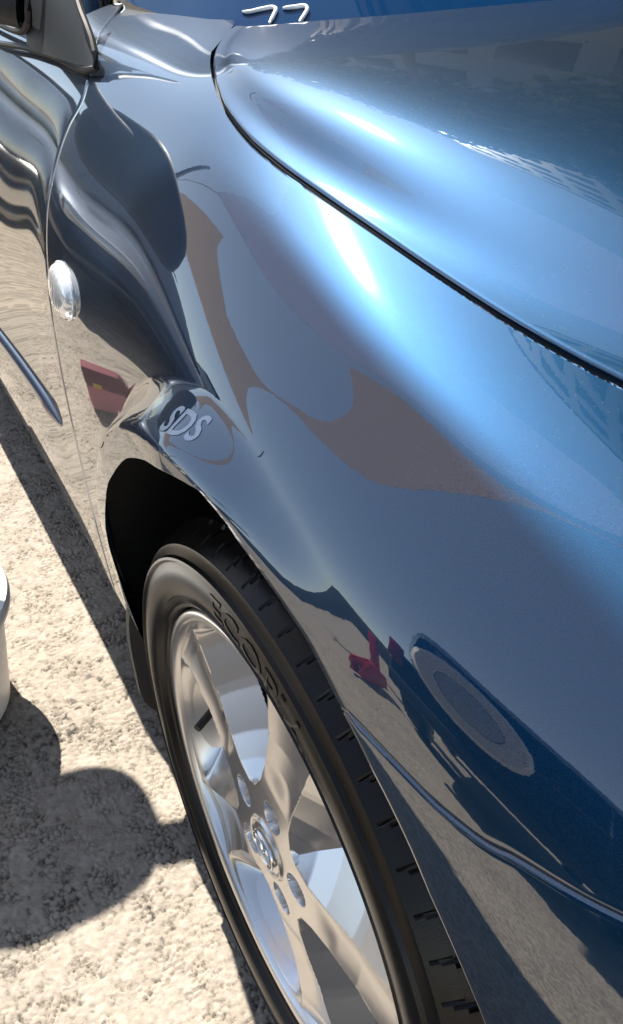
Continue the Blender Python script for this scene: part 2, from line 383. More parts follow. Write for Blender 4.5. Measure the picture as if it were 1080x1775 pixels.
GAP = [(-.555,10.55),(-.53,10.36),(-.486,10.22),(-.413,10.2),(-.352,10.1),(-.308,9.97),(-.255,9.91),(-.192,9.96),(-.131,10.04),(-.074,10.07),(-.002,10.04),(.072,10.),(.113,10.01),(.143,10.04),(.2,10.05),(.35,10.05),(.5,10.),(.66,10.)]
SHUT = [(-.592,0),(-.600,1.87),(-.609,3.2),(-.615,5.),(-.622,6.7),(-.625,7.7),(-.618,8.2),(-.66,8.7),(-.727,9.05),(-.78,9.35),(-.87,9.8),(-.95,9.95)]
BUMP = [(.151,5.22),(.183,5.28),(.221,5.29),(.25,5.35),(.283,5.53),(.313,5.67),(.334,5.8),(.40,6.3),(.5,7.5),(.58,9),(.66,9.95)]
n, m = 300, 170
uu, vv = np.linspace(0, 1, n), np.linspace(0, 1, m)
# front wing
SEP = .003
L = interp(vv, [(x + SEP, s) for x, s in SHUT])
th1 = 64.5
na = int(n * .78)
Bs = np.concatenate([np.linspace((-.59 + SEP, 0), (-.338, 0), n - na, endpoint=False), arch_xs(np.linspace(205, th1, na))])
T = interp(uu, [(-.95, 9.95), (-.8, 10.05), (-.63, 10.3), (-.568, 10.5)] + [(x, s - .085) for x, s in GAP[1:]])
R = interp(vv, [(x - SEP * .5, s + .035) for x, s in BUMP])
L[0] = Bs[0]; R[0] = Bs[-1]; L[-1] = T[0]; R[-1] = T[-1]
wing = panel("front_wing", coons(L, R, Bs, T, n, m), PAINT, car, 'LRTB', bottom_flange=(.006, .004))
# bumper
nb, mb = 120, 120
L2 = arch_xs(np.linspace(-25, th1 - .6, mb))
R2 = np.stack([np.full(mb, .75), np.linspace(0, 9.9, mb)], -1)
B2 = np.linspace(L2[0], R2[0], nb); T2 = interp(np.linspace(0, 1, nb), [(x + SEP * .5, s - .06) for x, s in BUMP[:-1]] + [(.75, 9.9)])
T2[0] = L2[-1]; R2[-1] = T2[-1]
bumper = panel("front_bumper", coons(L2, R2, B2, T2, nb, mb), PAINT, car, 'TL', r=.004, depth=.02)
# bonnet
nh, mh = 260, 150
Th = np.stack([interp(np.linspace(0, 1, nh), [(-.48, 16), (.75, 16)])[:, 0], np.full(nh, 16.)], -1)
Bh = interp(np.linspace(0, 1, nh), [(x, s + .055) for x, s in GAP[1:]] + [(.75, 10.05)])
REAR = [(-.551, 10.56), (-.538, 11.), (-.512, 11.6), (-.477, 12.32), (-.445, 13.0), (-.431, 13.57), (-.42, 13.98), (-.39, 16)]
Bh = interp(np.linspace(0, 1, nh), [(-.549, 10.57), (-.524, 10.41)] + [(x, s + .12) for x, s in GAP[2:]] + [(.75, 10.05)])
Lh = interp(np.linspace(0, 1, mh), REAR); Rh = np.stack([np.full(mh, .75), np.linspace(10.05, 16, mh)], -1)
Lh[0] = Bh[0]; Lh[-1] = Th[0]; Rh[0] = Bh[-1]; Rh[-1] = Th[-1]
bonnet = panel("bonnet", coons(Lh, Rh, Bh, Th, nh, mh), PAINT, car, 'LB', r=.003, depth=.02)
# door
nd, md = 120, 150
Rd = interp(np.linspace(0, 1, md), [(x - SEP, s) for x, s in SHUT[:11]])
Ld = np.stack([np.full(md, -1.75), np.linspace(0, 8.72, md)], -1)
Bd = np.linspace(Ld[0], Rd[0], nd); Td = interp(np.linspace(0, 1, nd), [(-1.75, 8.72), (-1.3, 8.72), (-1.06, 8.75), (-.96, 9.2), (-.872, 9.8)]); Rd[-1] = Td[-1]
door = panel("front_door", coons(Ld, Rd, Bd, Td, nd, md), PAINT, car, 'RTB', bottom_flange=(.01, .06))
# rear door and quarter, out of the frame but seen mirrored and throwing the shade
xs = np.stack(np.meshgrid(np.linspace(-3.3, -1.755, 40), np.linspace(0, 8.72, 60), indexing='ij'), -1)
panel("rear_door", xs, PAINT, car, 'RB')
# dark strips added under the panel gaps so they read black
def gap_strip(name, path, w, down):
    path = np.array(path); P = surf(path[:, 0], path[:, 1]); N = nrm(path[:, 0], path[:, 1])
    t = np.gradient(P, axis=0); o = np.cross(t, N); o /= np.linalg.norm(o, axis=1, keepdims=True)
    V = np.stack([P - down * N - w * o, P - down * N + w * o], 1).reshape(-1, 3)
    return mesh_np(name, V, grid_faces(len(P), 2), SEAL_AND_GAP, car)
q = np.linspace(0, 1, 120)
gap_strip("bonnet_gap_strip", interp(q, GAP), .03, .012)
gap_strip("door_gap_strip", interp(q, SHUT), .02, .012)
gap_strip("bumper_gap_strip", interp(q, BUMP), .015, .012)
# bay under the bonnet and floor keep the light out
box("engine_bay", (.05, .85, .52), (1.3, 1.05, .5), BLACK, car)
box("car_floor", (-1.9, .86, .32), (2.6, 1.5, .2), BLACK, car)

# greenhouse
def loft(name, A, B, k, mat, bulge=(0, 0, 0), parent=None):
    A = np.asarray(A, float); B = np.asarray(B, float); v = np.linspace(0, 1, k)
    P = A[:, None] * (1 - v)[None, :, None] + B[:, None] * v[None, :, None] + np.asarray(bulge)[None, None] * (4 * v * (1 - v))[None, :, None]
    return mesh_np(name, P.reshape(-1, 3), grid_faces(len(A), k), mat, parent or car)
ws = np.linspace(0, 1, 40)
base = interp(ws, [(-1.0, .235, 1.0), (-.86, .225, .972), (-.77, .232, .962), (-.69, .246, .959), (-.61, .258, .956), (-.545, .285, .955), (-.485, .40, .961), (-.45, .55, .966), (-.43, .75, .969), (-.425, .88, .97), (-.43, 1.06, .97), (-.55, 1.45, .96)])
ws_top = interp(ws, [(-1.42, .42, 1.355), (-1.40, .44, 1.362), (-1.37, .5, 1.372), (-1.35, .56, 1.38), (-1.32, .65, 1.39), (-1.30, .78, 1.395), (-1.295, .88, 1.397), (-1.30, .98, 1.395), (-1.36, 1.24, 1.38), (-1.42, 1.32, 1.36)])
screen = loft("windscreen", base + np.array([0, 0, -.012]), ws_top, 24, SCREEN, (.02, 0, .02))
pa = np.array([(-.84, .13, .84), (-.93, .165, .94), (-1.0, .19, 1.03), (-1.08, .215, 1.11), (-1.2, .31, 1.24), (-1.45, .40, 1.355), (-2.0, .42, 1.41)])
for k in (0,):
    pts = interp(np.linspace(0, 1, 40), pa)
    V, F = tube_np(pts, .045, 14); V = V.reshape(40, 14, 3)
    tube("windscreen_pillar", pts + np.array([0, .03, 0]), .048, PAINT, car, 14)
roof_e = interp(ws, [(-3.2, .45, 1.36), (-2.2, .42, 1.41), (-1.45, .41, 1.365)])
rx, ry = np.meshgrid(np.linspace(-3.3, -1.29, 40), np.linspace(.40, 1.33, 30), indexing='ij')
rz_ = 1.43 - .06 * ((ry - .86) / .46) ** 2 - .035 * ((rx + 2.1) / .8) ** 2
mesh_np("roof", np.stack([rx, ry, rz_], -1).reshape(-1, 3), grid_faces(40, 30), PAINT, car)
# door glass above the belt
gx = np.linspace(-2.9, -.84, 40)
belt = surf(gx, np.full(40, 8.72)) + np.array([0, .012, -.01])
rail = np.stack([np.minimum(gx, -1.0), np.interp(gx, [-2.9, -1.5, -1.2, -.84], [.42, .41, .345, .215]), np.interp(gx, [-2.9, -1.5, -1.2, -.84], [1.37, 1.35, 1.24, 1.035])], -1)
loft("door_glass", belt, rail, 14, GLASS, (0, -.02, 0))

# ------------------------------------------------------------------ wheel
WZ = .325
RIMR = .240
# spokes: polar height field; y grows into the car
nr, nphi = 150, 1000
rr = np.linspace(.0, .2255, nr); ph = np.linspace(0, 2 * np.pi, nphi, endpoint=False)
Rg, Pg = np.meshgrid(rr, ph, indexing='ij')
PH0 = math.radians(80)
d = (Pg - PH0 + np.pi / 5) % (2 * np.pi / 5) - np.pi / 5          # angle off the nearest spoke axis
lat = Rg * np.sin(d)
hw = np.interp(Rg, [0, .06, .085, .11, .16, .2, .23], [.06, .04, .0275, .026, .031, .038, .047])
e = np.maximum(np.abs(lat) - hw, 0) * np.where(Rg < .07, 0, 1)
face = np.interp(Rg, [0, .035, .08, .15, .21, .2255], [.000, .000, .002, .008, .008, .004]) + .0055 * (1 - (lat / hw) ** 2).clip(0, 1) * sstep(.09, .12, Rg)
wall = np.minimum(e * .85, .062)
wall = np.where(Rg < .10, np.minimum(wall, (Rg - .055).clip(0) * .9), wall)
rimfade = sstep(.2255, .214, Rg) if False else 1 - sstep(.212, .2255, Rg)
depth = face + .001 + (wall - .0015) * rimfade
for k in range(5):
    a = PH0 + math.radians(72 * k); q_ = np.hypot(Rg * np.cos(Pg) - .0575 * math.cos(a), Rg * np.sin(Pg) - .0575 * math.sin(a))
    depth = depth + .020 * (1 - sstep(.0135, .0160, q_))
P = np.stack([Rg * np.cos(Pg), depth, Rg * np.sin(Pg)], -1)
hole = (wall > .031) & (Rg > .105) & (Rg < .219)
F = grid_faces(nr, nphi, wrap_v=True)
keep = ~hole.reshape(-1)[F].all(1)
spo = mesh_np("wheel", P.reshape(-1, 3) + np.array([0, 0, WZ]), F[keep], ALLOY, car, True, 28)
# rim lip and barrel
lip = [(.2255, .0045), (.227, .0015), (.2295, -.0015), (.234, -.003), (.2385, -.0025), (.2405, .0005), (.2405, .006), (.236, .010), (.232, .014), (.2315, .03), (.222, .045), (.207, .06), (.205, .13), (.222, .16), (.232, .175), (.24, .18)]
lathe("rim", lip, ALLOY, spo, 200, 'y', (0, 0, WZ), sharp=50)
lathe("rim_barrel", [(.2255, .0045), (.2235, .012), (.216, .03), (.204, .055), (.200, .13), (.218, .16)], ALLOY, spo, 160, 'y', (0, 0, WZ), sharp=50)
# tyre with grooves
prof = [(.236, .012), (.2395, .0065), (.2425, .0015), (.2445, -.0035), (.2475, -.0055), (.2495, -.004), (.2515, -.0072), (.2545, -.0112), (.2565, -.0080), (.259, -.0105), (.266, -.0125), (.275, -.0135), (.284, -.0125), (.291, -.0100), (.2935, -.0128), (.296, -.0122), (.2975, -.0085), (.3035, -.0045), (.3065, -.0035), (.3085, -.0005), (.3125, .0055), (.317, .013), (.3205, .022)]
for y in np.linspace(.025, .19, 40): prof.append((.3235 + .002 * math.sin(math.pi * (y - .02) / .17), y))
prof += [(.317, .2), (.30, .212), (.275, .215), (.25, .205), (.238, .195)]
prof = np.array(prof)
nt_ = 1080
th = np.linspace(0, 2 * np.pi, nt_, endpoint=False)
Rr = np.repeat(prof[None, :, 0], nt_, 0); Hh = np.repeat(prof[None, :, 1], nt_, 0); TH = np.repeat(th[:, None], len(prof), 1)
def groove(yc, w, dp): return dp * np.exp(-((Hh - yc) / w) ** 4) * (Rr > .318)
cut = groove(.062, .0055, .008) + groove(.108, .006, .008) + groove(.154, .0055, .008)
npitch = 64
sw = (TH * npitch / (2 * np.pi) + 14 * (Hh - .03) + 30 * np.maximum(Hh - .06, 0) * (Hh < .16)) % 1
sip = (np.abs(sw - .5) < .03) & (Rr > .3105) & (Hh > .0) & (Hh < .2)
fine = (np.abs((sw * 2) % 1 - .25) < .07) & (Rr > .318) & (Hh > .066) & (Hh < .15)
Rr = Rr - np.maximum(cut, .003 * sip)
# small radial mould marks on the sidewall band
P = np.stack([Rr * np.cos(TH), Hh, Rr * np.sin(TH)], -1).reshape(-1, 3) + np.array([0, 0, WZ])
mesh_np("tyre", P, grid_faces(nt_, len(prof), wrap_u=True), RUBBER, spo, True, 32)
# raised sidewall lettering
def text_mesh(s, size, ext=.001):
    cu = bpy.data.curves.new("t", 'FONT'); cu.body = s; cu.size = size; cu.extrude = ext; cu.offset = .0004; cu.resolution_u = 3
    cu.align_x = 'CENTER'
    ob = bpy.data.objects.new("t", cu); COL.objects.link(ob)
    dg = bpy.context.evaluated_depsgraph_get(); me = bpy.data.meshes.new_from_object(ob.evaluated_get(dg))
    bpy.data.objects.remove(ob); bpy.data.curves.remove(cu)
    return me
def polar_text(name, s, size, r0, ang, y, parent, mat, ext=.0008, sx=1.):
    me = text_mesh(s, size, ext)
    co = np.empty(len(me.vertices) * 3); me.vertices.foreach_get("co", co); co = co.reshape(-1, 3)
    a = math.radians(ang) - co[:, 0] * sx / r0; r = r0 + co[:, 1]
    yy = np.interp(r, prof[:40, 0], prof[:40, 1]) - co[:, 2] + y
    me.vertices.foreach_set("co", np.stack([r * np.cos(a), yy, r * np.sin(a) + WZ], -1).ravel()); me.update()
    return link(name, me, mat, parent)
polar_text("sidewall_lettering", "ECOPIA", .030, .2645, 86, 0, spo, RUBBER, sx=1.55)
# centre cap with emblem
lathe("centre_cap", [(0, -.0035), (.018, -.003), (.026, -.0015), (.0275, .0005), (.029, -.0025), (.0315, -.003), (.0335, -.0005), (.034, .006)], ALLOY, spo, 64, 'y', (0, 0, WZ), sharp=25)
ca = np.linspace(0, 2 * np.pi, 60)
ring = np.stack([.0205 * np.cos(ca), -.0048 + 0 * ca, .0165 * np.sin(ca) + WZ], -1)
em_v, em_f = tube_np(ring, .0016, 8)
wing_pts = interp(np.linspace(0, 1, 24), [(-.0195, .003), (-.013, .0062), (-.006, .0045), (0, -.003), (.006, .0045), (.013, .0062), (.0195, .003)])
w_v, w_f = tube_np(np.stack([wing_pts[:, 0], np.full(24, -.0048), wing_pts[:, 1] + WZ], -1), .0017, 8)
allF = list(em_f) + [f + len(em_v) for f in w_f]
mesh_np("cap_emblem", np.concatenate([em_v, w_v]), allF, CHROME, spo, True, 40)
for k in range(5):
    a = PH0 + math.radians(72 * k)
    cx, cz = .0575 * math.cos(a), .0575 * math.sin(a)
    lathe("wheel_nut", [(0, -.004), (.007, -.0035), (.0095, -.001), (.0105, .004)], CHROME, spo, 6, 'y', (cx, 0.013, cz + WZ), sharp=20)
a = math.radians(171)
tube("valve_stem", [(.166 * math.cos(a) , .02, .166 * math.sin(a) + WZ), (.158 * math.cos(a), .006, .158 * math.sin(a) + WZ), (.150 * math.cos(a), -.008, .150 * math.sin(a) + WZ)], .0045, SEAL_AND_GAP, spo, 10)
lathe("brake_disc", [(.03, .06), (.06, .06), (.07, .085), (.14, .085), (.14, .108), (.05, .108)], DISC, spo, 72, 'y', (0, 0, WZ))
lathe("blackout_disc", [(.03, .072), (.195, .072)], BLACK, spo, 64, 'y', (0, 0, WZ))  # black disc added so the spoke openings look dark
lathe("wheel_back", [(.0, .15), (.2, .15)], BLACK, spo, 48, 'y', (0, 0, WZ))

# arch liner and mud flap
la = np.linspace(-30, 212, 140); lx = arch_xs(la); E0 = surf(lx[:, 0], lx[:, 1]); lr = np.radians(la)
def ring_(r, y): return np.stack([r * np.cos(lr), y + 0 * lr, ZA + r * np.sin(lr)], -1)
E0 = E0 + np.array([0, .006, 0]) + .0055 * np.stack([np.cos(lr), 0 * lr, np.sin(lr)], -1)
rows = [E0, E0 + np.array([0, .022, 0]), ring_(.396, .06), ring_(.392, .2), ring_(.38, .31), ring_(.3, .335), ring_(.03, .34)]
P = np.stack(rows, 1).reshape(-1, 3)
mesh_np("arch_liner", P, grid_faces(140, len(rows)), LINER, car, True, 40)
fl = np.linspace(0, 1, 24)
out = interp(fl, [(-.365, -.004, .36), (-.378, -.008, .30), (-.385, -.006, .22), (-.388, .002, .15), (-.388, .03, .11), (-.385, .2, .10)])
inn = interp(fl, [(-.365, .25, .36), (-.37, .25, .33), (-.375, .25, .28), (-.38, .25, .22), (-.385, .25, .15), (-.39, .25, .10)])
P = np.concatenate([np.stack([out, inn], 1).reshape(-1, 3), (np.stack([out, inn], 1) + np.array([-.012, 0, 0])).reshape(-1, 3)])
rim_f = np.stack([np.arange(0, 46, 2), np.arange(2, 48, 2), np.arange(50, 96, 2), np.arange(48, 94, 2)], -1)
mesh_np("mud_flap", P, [grid_faces(24, 2), grid_faces(24, 2, off=48, flip=True), rim_f], PLAST, car, True, 40)

# ------------------------------------------------------------------ trim
lm, lnt, lb = new_mat("clear_lens")
lb.inputs['Base Color'].default_value = (.72, .75, .77, 1); lb.inputs['Roughness'].default_value = .12; lb.inputs['Metallic'].default_value = .35
lb.inputs['Coat Weight'].default_value = 1.
ltc = lnt.nodes.new("ShaderNodeTexCoord"); lv = lnt.nodes.new("ShaderNodeTexVoronoi"); lv.inputs['Scale'].default_value = 420
lbp = lnt.nodes.new("ShaderNodeBump"); lbp.inputs['Strength'].default_value = .04; lbp.inputs['Distance'].default_value = .002
lnt.links.new(ltc.outputs['Object'], lv.inputs['Vector']); lnt.links.new(lv.outputs['Distance'], lbp.inputs['Height']); lnt.links.new(lbp.outputs[0], lb.inputs['Normal'])
def dome(name, x, s, rx, rz, h, mat, parent, n=96):
    c = surf(x, s); N = nrm(x, s); t = np.cross([0, 0, 1.], N); t /= np.linalg.norm(t); b = np.cross(N, t)
    prof_ = [(1.06, -.3), (1.06, .12), (1.02, .22), (.99, .2), (.97, .32), (.9, .58), (.8, .72), (.7, .82), (.6, .88), (.5, .92), (.4, .95), (.3, .97), (.2, .985), (.1, .99), (.02, 1.)]
    th = np.linspace(0, 2 * np.pi, n, endpoint=False); V = []
    for q_ in th:
        for r_, y_ in prof_: V.append(c + N * (y_ + (.03 * math.cos(r_ * math.cos(q_) * 26) if r_ < .8 else 0)) * h + t * r_ * rx * math.cos(q_) + b * r_ * rz * math.sin(q_))
    return mesh_np(name, V, grid_faces(n, len(prof_), wrap_u=True), mat, parent, True, 30)
dome("side_indicator", -.526, 5.06, .046, .030, .014, lm, car)
# door moulding
mx = np.linspace(-1.75, -.705, 60)
mz = .335 + (mx + 1.25) * .16 + .0 * mx
ms = s_at_z(mx, np.interp(mx, [-1.75, -1.2, -.7], [.345, .38, .428]))
C = surf(mx, ms); prof_a = np.linspace(0, np.pi, 10); V = []
for i in range(60):
    f = min(1., (59 - i) / 5.) ** .5
    for a in prof_a: V.append(C[i] + np.array([0, -.011 * f * math.sin(a) + .001, .017 * f * math.cos(a)]))
mesh_np("door_moulding", V, grid_faces(60, 10), simple("moulding_paint", (.01, .02, .045), .3, coat=.8), car)
# mirror sail, window frame and mirror

# pale lettering mesh imitating a sign mirrored in the upper shelf of the arch flare
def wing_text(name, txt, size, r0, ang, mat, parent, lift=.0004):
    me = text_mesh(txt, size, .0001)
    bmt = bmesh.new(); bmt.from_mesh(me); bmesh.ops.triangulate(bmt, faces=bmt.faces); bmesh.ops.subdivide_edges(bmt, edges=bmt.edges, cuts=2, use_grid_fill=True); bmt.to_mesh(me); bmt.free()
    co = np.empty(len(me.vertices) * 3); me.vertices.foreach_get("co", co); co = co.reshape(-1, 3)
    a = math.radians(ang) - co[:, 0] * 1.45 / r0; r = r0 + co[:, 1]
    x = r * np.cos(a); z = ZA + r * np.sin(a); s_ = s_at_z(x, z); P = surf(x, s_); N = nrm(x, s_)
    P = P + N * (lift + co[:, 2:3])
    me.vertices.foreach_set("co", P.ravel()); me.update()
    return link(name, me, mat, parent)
wing_text("reflected_lettering", "SDS", .019, .400, 101, simple("reflection_pale", (.42, .48, .56), .3, metal=.3), wing)
def quad_grid(name, A, B, C_, D, n, m, mat, parent, fn=None):
    """bilinear patch A(0,0) B(1,0) C(1,1) D(0,1)"""
    A, B, C_, D = map(np.array, (A, B, C_, D)); u = np.linspace(0, 1, n)[:, None, None]; v = np.linspace(0, 1, m)[None, :, None]
    P = A * (1 - u) * (1 - v) + B * u * (1 - v) + C_ * u * v + D * (1 - u) * v
    if fn is not None: P = P + fn(u[..., 0], v[..., 0])
    return mesh_np(name, P.reshape(-1, 3), grid_faces(n, m), mat, parent)
SAILM = simple("mirror_plastic", (.014, .017, .020), .5, spec=.35, noise=.08, nscale=40, bump=.12, bscale=1200)
# triangular mirror foot at the front of the door glass
def bulge(u, v): 
    g = np.zeros((u + v).shape + (3,)); g[..., 1] = -.012 * np.sin(np.pi * np.clip(u * 1.0, 0, 1)) ** .6 * (1 - v * .3) - .004; return g
sail = quad_grid("mirror_foot", (-.90, .112, .902), (-.612, .115, .9125), (-.80, .165, 1.055), (-.90, .118, .955), 40, 30, SAILM, car, bulge)
tube("foot_seal", interp(np.linspace(0, 1, 50), [(-1.3, .086, .893), (-1.03, .095, .8905), (-.90, .102, .8995), (-.75, .106, .906), (-.618, .110, .9105), (-.606, .112, .914), (-.612, .114, .922), (-.68, .122, .9715), (-.80, .163, 1.057)]), .0042, SEAL_AND_GAP, car, 8)
tube("glass_frame", interp(np.linspace(0, 1, 40), [(-1.4, .097, .915), (-1.05, .099, .9165), (-.86, .102, .9285), (-.835, .1, .9385), (-.83, .103, .975), (-.84, .13, 1.03)]), .005, SEAL_AND_GAP, car, 8)
quad_grid("quarter_glass", (-1.4, .105, .915), (-.84, .107, .93), (-.84, .135, 1.04), (-1.4, .16, 1.06), 10, 10, GLASS, car)
# mirror body outside the frame
mb_ = empty("tmp"); bpy.data.objects.remove(mb_)
nU, nV = 48, 32
U, Vv = np.meshgrid(np.linspace(-np.pi, np.pi, nU, endpoint=False), np.linspace(-np.pi / 2, np.pi / 2, nV), indexing='ij')
sp = lambda a, k: np.sign(a) * np.abs(a) ** k
P = np.stack([.060 * sp(np.cos(Vv), .6) * sp(np.cos(U), .8), .115 * sp(np.cos(Vv), .6) * sp(np.sin(U), .7), .075 * sp(np.sin(Vv), .7)], -1).reshape(-1, 3)
mesh_np("door_mirror", P * np.array([1.35, 1.28, 1.45]) + np.array([-1.045, -.17, .985]), grid_faces(nU, nV, wrap_u=True), SAILM, car)
tube("mirror_stalk", [(-.90, .11, .95), (-.94, .04, .965), (-.98, -.04, .985)], [.03, .026, .03], SAILM, car, 12)

# number written on the screen with a paint marker
def stroke(pts, w=.0024):
    V, F = tube_np(interp(np.linspace(0, 1, 24), pts), np.interp(np.linspace(0, 1, 24), [0, .1, .9, 1], [w * .5, w, w, w * .6]), 6); return V, F
digits = [[(-0.588, 0.2849, 0.961), (-0.5824, 0.2881, 0.9611), (-0.5686, 0.3012, 0.9648), (-0.5612, 0.3122, 0.9661), (-0.5586, 0.313, 0.9652), (-0.5533, 0.3079, 0.9602), (-0.5467, 0.2985, 0.9527)],
          [(-0.5543, 0.3196, 0.9658), (-0.5472, 0.3307, 0.967), (-0.541, 0.3422, 0.9676), (-0.5391, 0.3426, 0.9666), (-0.5323, 0.3359, 0.9607), (-0.5265, 0.326, 0.9544)]]
for dg_ in digits:
    V, F = stroke([np.array(q_) for q_ in dg_])
    mesh_np("painted_digit", V, F, CHALK, screen)

# ------------------------------------------------------------------ ground
Vg = [(-150, -150, -.03), (150, -150, -.03), (150, 150, -.03), (-150, 150, -.03)]
gr = mesh_np("asphalt_ground", Vg, np.array([[0, 1, 2, 3]]), ASPH, None, False); tag(gr, kind="structure")
rng = np.random.default_rng(3)
def worley(X, Y, cell, seed, jit=.95):
    """F1, F2 and a random value of the nearest feature point"""
    ix, iy = np.floor(X / cell).astype(int), np.floor(Y / cell).astype(int)
    def h(a, b, k):
        q_ = np.sin(a * 127.1 + b * 311.7 + k * 74.7 + seed * 17.3) * 43758.5453; return q_ - np.floor(q_)
    f1 = np.full(X.shape, 9.); f2 = f1.copy(); rv = np.zeros(X.shape)
    for di in (-1, 0, 1):
        for dj in (-1, 0, 1):
            a, b = ix + di, iy + dj
            px, py = (a + .5 + jit * (h(a, b, 1) - .5)) * cell, (b + .5 + jit * (h(a, b, 2) - .5)) * cell
            d_ = np.hypot(X - px, Y - py) / cell
            n1 = d_ < f1
            f2 = np.where(n1, f1, np.minimum(f2, d_)); rv = np.where(n1, h(a, b, 3), rv); f1 = np.where(n1, d_, f1)
    return f1, f2, rv
def vnoise(X, Y, c, seed):
    ix, iy = np.floor(X / c), np.floor(Y / c); fx, fy = X / c - ix, Y / c - iy
    fx = fx * fx * (3 - 2 * fx); fy = fy * fy * (3 - 2 * fy)
    def h(a, b):
        q_ = np.sin(a * 12.9898 + b * 78.233 + seed * 3.7) * 43758.5453; return q_ - np.floor(q_)
    return (h(ix, iy) * (1 - fx) + h(ix + 1, iy) * fx) * (1 - fy) + (h(ix, iy + 1) * (1 - fx) + h(ix + 1, iy + 1) * fx) * fy
gx_, gy_ = np.arange(-2.3, .45, .0019), np.arange(-.5, .28, .0019)
X, Y = np.meshgrid(gx_, gy_, indexing='ij')
wx_, wy_ = X + .004 * (vnoise(X, Y, .012, 1) - .5), Y + .004 * (vnoise(X, Y, .012, 2) - .5)
f1, f2, rv = worley(wx_, wy_, .0085, 1)
g1, g2, rv2 = worley(wx_, wy_, .0045, 2)
pit = vnoise(X, Y, .03, 7) * .5 + vnoise(X, Y, .011, 8) * .5
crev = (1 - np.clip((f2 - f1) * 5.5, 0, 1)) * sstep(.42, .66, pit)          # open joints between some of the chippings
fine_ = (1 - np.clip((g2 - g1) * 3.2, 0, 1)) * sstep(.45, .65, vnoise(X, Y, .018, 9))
dome = np.clip(1 - f1 * f1 * 1.3, 0, 1)
Z = .0009 * rv * dome + .0003 * dome - .0040 * crev - .0010 * fine_ + .0013 * (vnoise(X, Y, .004, 5) - .5) + .0012 * (vnoise(X, Y, .03, 3) - .5) + .006 * (vnoise(X, Y, .16, 4) - .5) - .005
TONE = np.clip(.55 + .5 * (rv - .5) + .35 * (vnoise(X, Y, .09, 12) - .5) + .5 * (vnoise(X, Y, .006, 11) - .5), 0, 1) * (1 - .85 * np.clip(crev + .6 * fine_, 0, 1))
ed = np.minimum(np.minimum(X + 2.3, .449 - X), np.minimum(Y + .5, .278 - Y))
Z -= .035 * (1 - sstep(0, .03, ed)) 
patch = mesh_np("asphalt_chippings", np.stack([X, Y, Z], -1).reshape(-1, 3), grid_faces(*X.shape), ASPHC, None, True)
at = patch.data.attributes.new("stone_tone", 'FLOAT', 'POINT'); at.data.foreach_set("value", TONE.ravel().astype(np.float32))
tag(patch, kind="stuff")

# ------------------------------------------------------------------ white bucket
WHITE = simple("white_plastic", (.8, .79, .76), .35, noise=.05, nscale=15)
bk = empty("tub", (-.69, -.281, .0)); bk.scale = (1, 1, 1.45); tag(bk, "low white round plastic tub standing on the asphalt at the left edge", "tub")
lathe("tub_shell", [(0, .006), (.125, .006), (.13, .0), (.136, .004), (.158, .125), (.166, .128), (.172, .134), (.1735, .142), (.171, .149), (.164, .151), (.157, .148), (.153, .138), (.128, .014), (0, .012)], WHITE, bk, 128, 'z', sharp=35)
lathe("tub_lid", [(0, .1535), (.10, .154), (.152, .1525), (.1575, .1505), (.157, .146), (0, .146)], WHITE, bk, 96, 'z', sharp=30)

# ------------------------------------------------------------------ surroundings, beyond the frame but mirrored in the paint
STEEL = simple("galvanised_steel", (.35, .36, .37), .4, metal=.6, noise=.1)
def fabric(name, col, trans):
    m, nt, b = new_mat(name)
    b.inputs['Base Color'].default_value = (*col, 1); b.inputs['Roughness'].default_value = .9; b.inputs['Specular IOR Level'].default_value = .1
    tr = nt.nodes.new("ShaderNodeBsdfTranslucent"); tr.inputs[0].default_value = (*col, 1)
    mx = nt.nodes.new("ShaderNodeMixShader"); mx.inputs[0].default_value = trans
    out = [n_ for n_ in nt.nodes if n_.type == 'OUTPUT_MATERIAL'][0]
    nt.links.new(b.outputs[0], mx.inputs[1]); nt.links.new(tr.outputs[0], mx.inputs[2]); nt.links.new(mx.outputs[0], out.inputs[0])
    return m
TAN = fabric("tan_cloth", (.60, .55, .51), .6)
PALE = fabric("pale_cloth", (.60, .64, .78), .6)
def sail_mesh(name, edge, mat, parent, th=.004):
    """edge: closed outline of (x, y, z); filled as a slightly sagging sheet with thickness"""
    E_ = np.asarray(edge, float); n_ = len(E_); i_ = np.arange(n_); j_ = (i_ + 1) % n_
    V_ = np.concatenate([E_, E_ - np.array([0, 0, th])])
    return mesh_np(name, V_, [i_[None], i_[None, ::-1] + n_, np.stack([i_, i_ + n_, j_ + n_, j_], -1)], mat, parent, False)
def closed(segs, n_=40):
    """segs: list of corner-to-corner point lists"""
    return np.concatenate([interp(np.linspace(0, 1, n_, endpoint=False), s_) for s_ in segs])
def post(name, x, y, h, r=.05, parent=None):
    return lathe(name, [(r * 2.2, 0), (r * 2.2, .02), (r, .03), (r, h - .02), (r * .8, h), (0, h)], STEEL, parent, 24, 'z', (x, y, 0))
ZT, ZP = 4.95, 2.96
ts = empty("added_sail", (0, 0, 0)); tag(ts, "unseen tan triangular shade sail added to shape the wing reflections", "shade sail")  # added out of view; outline drawn to mirror taupe bands in the wing
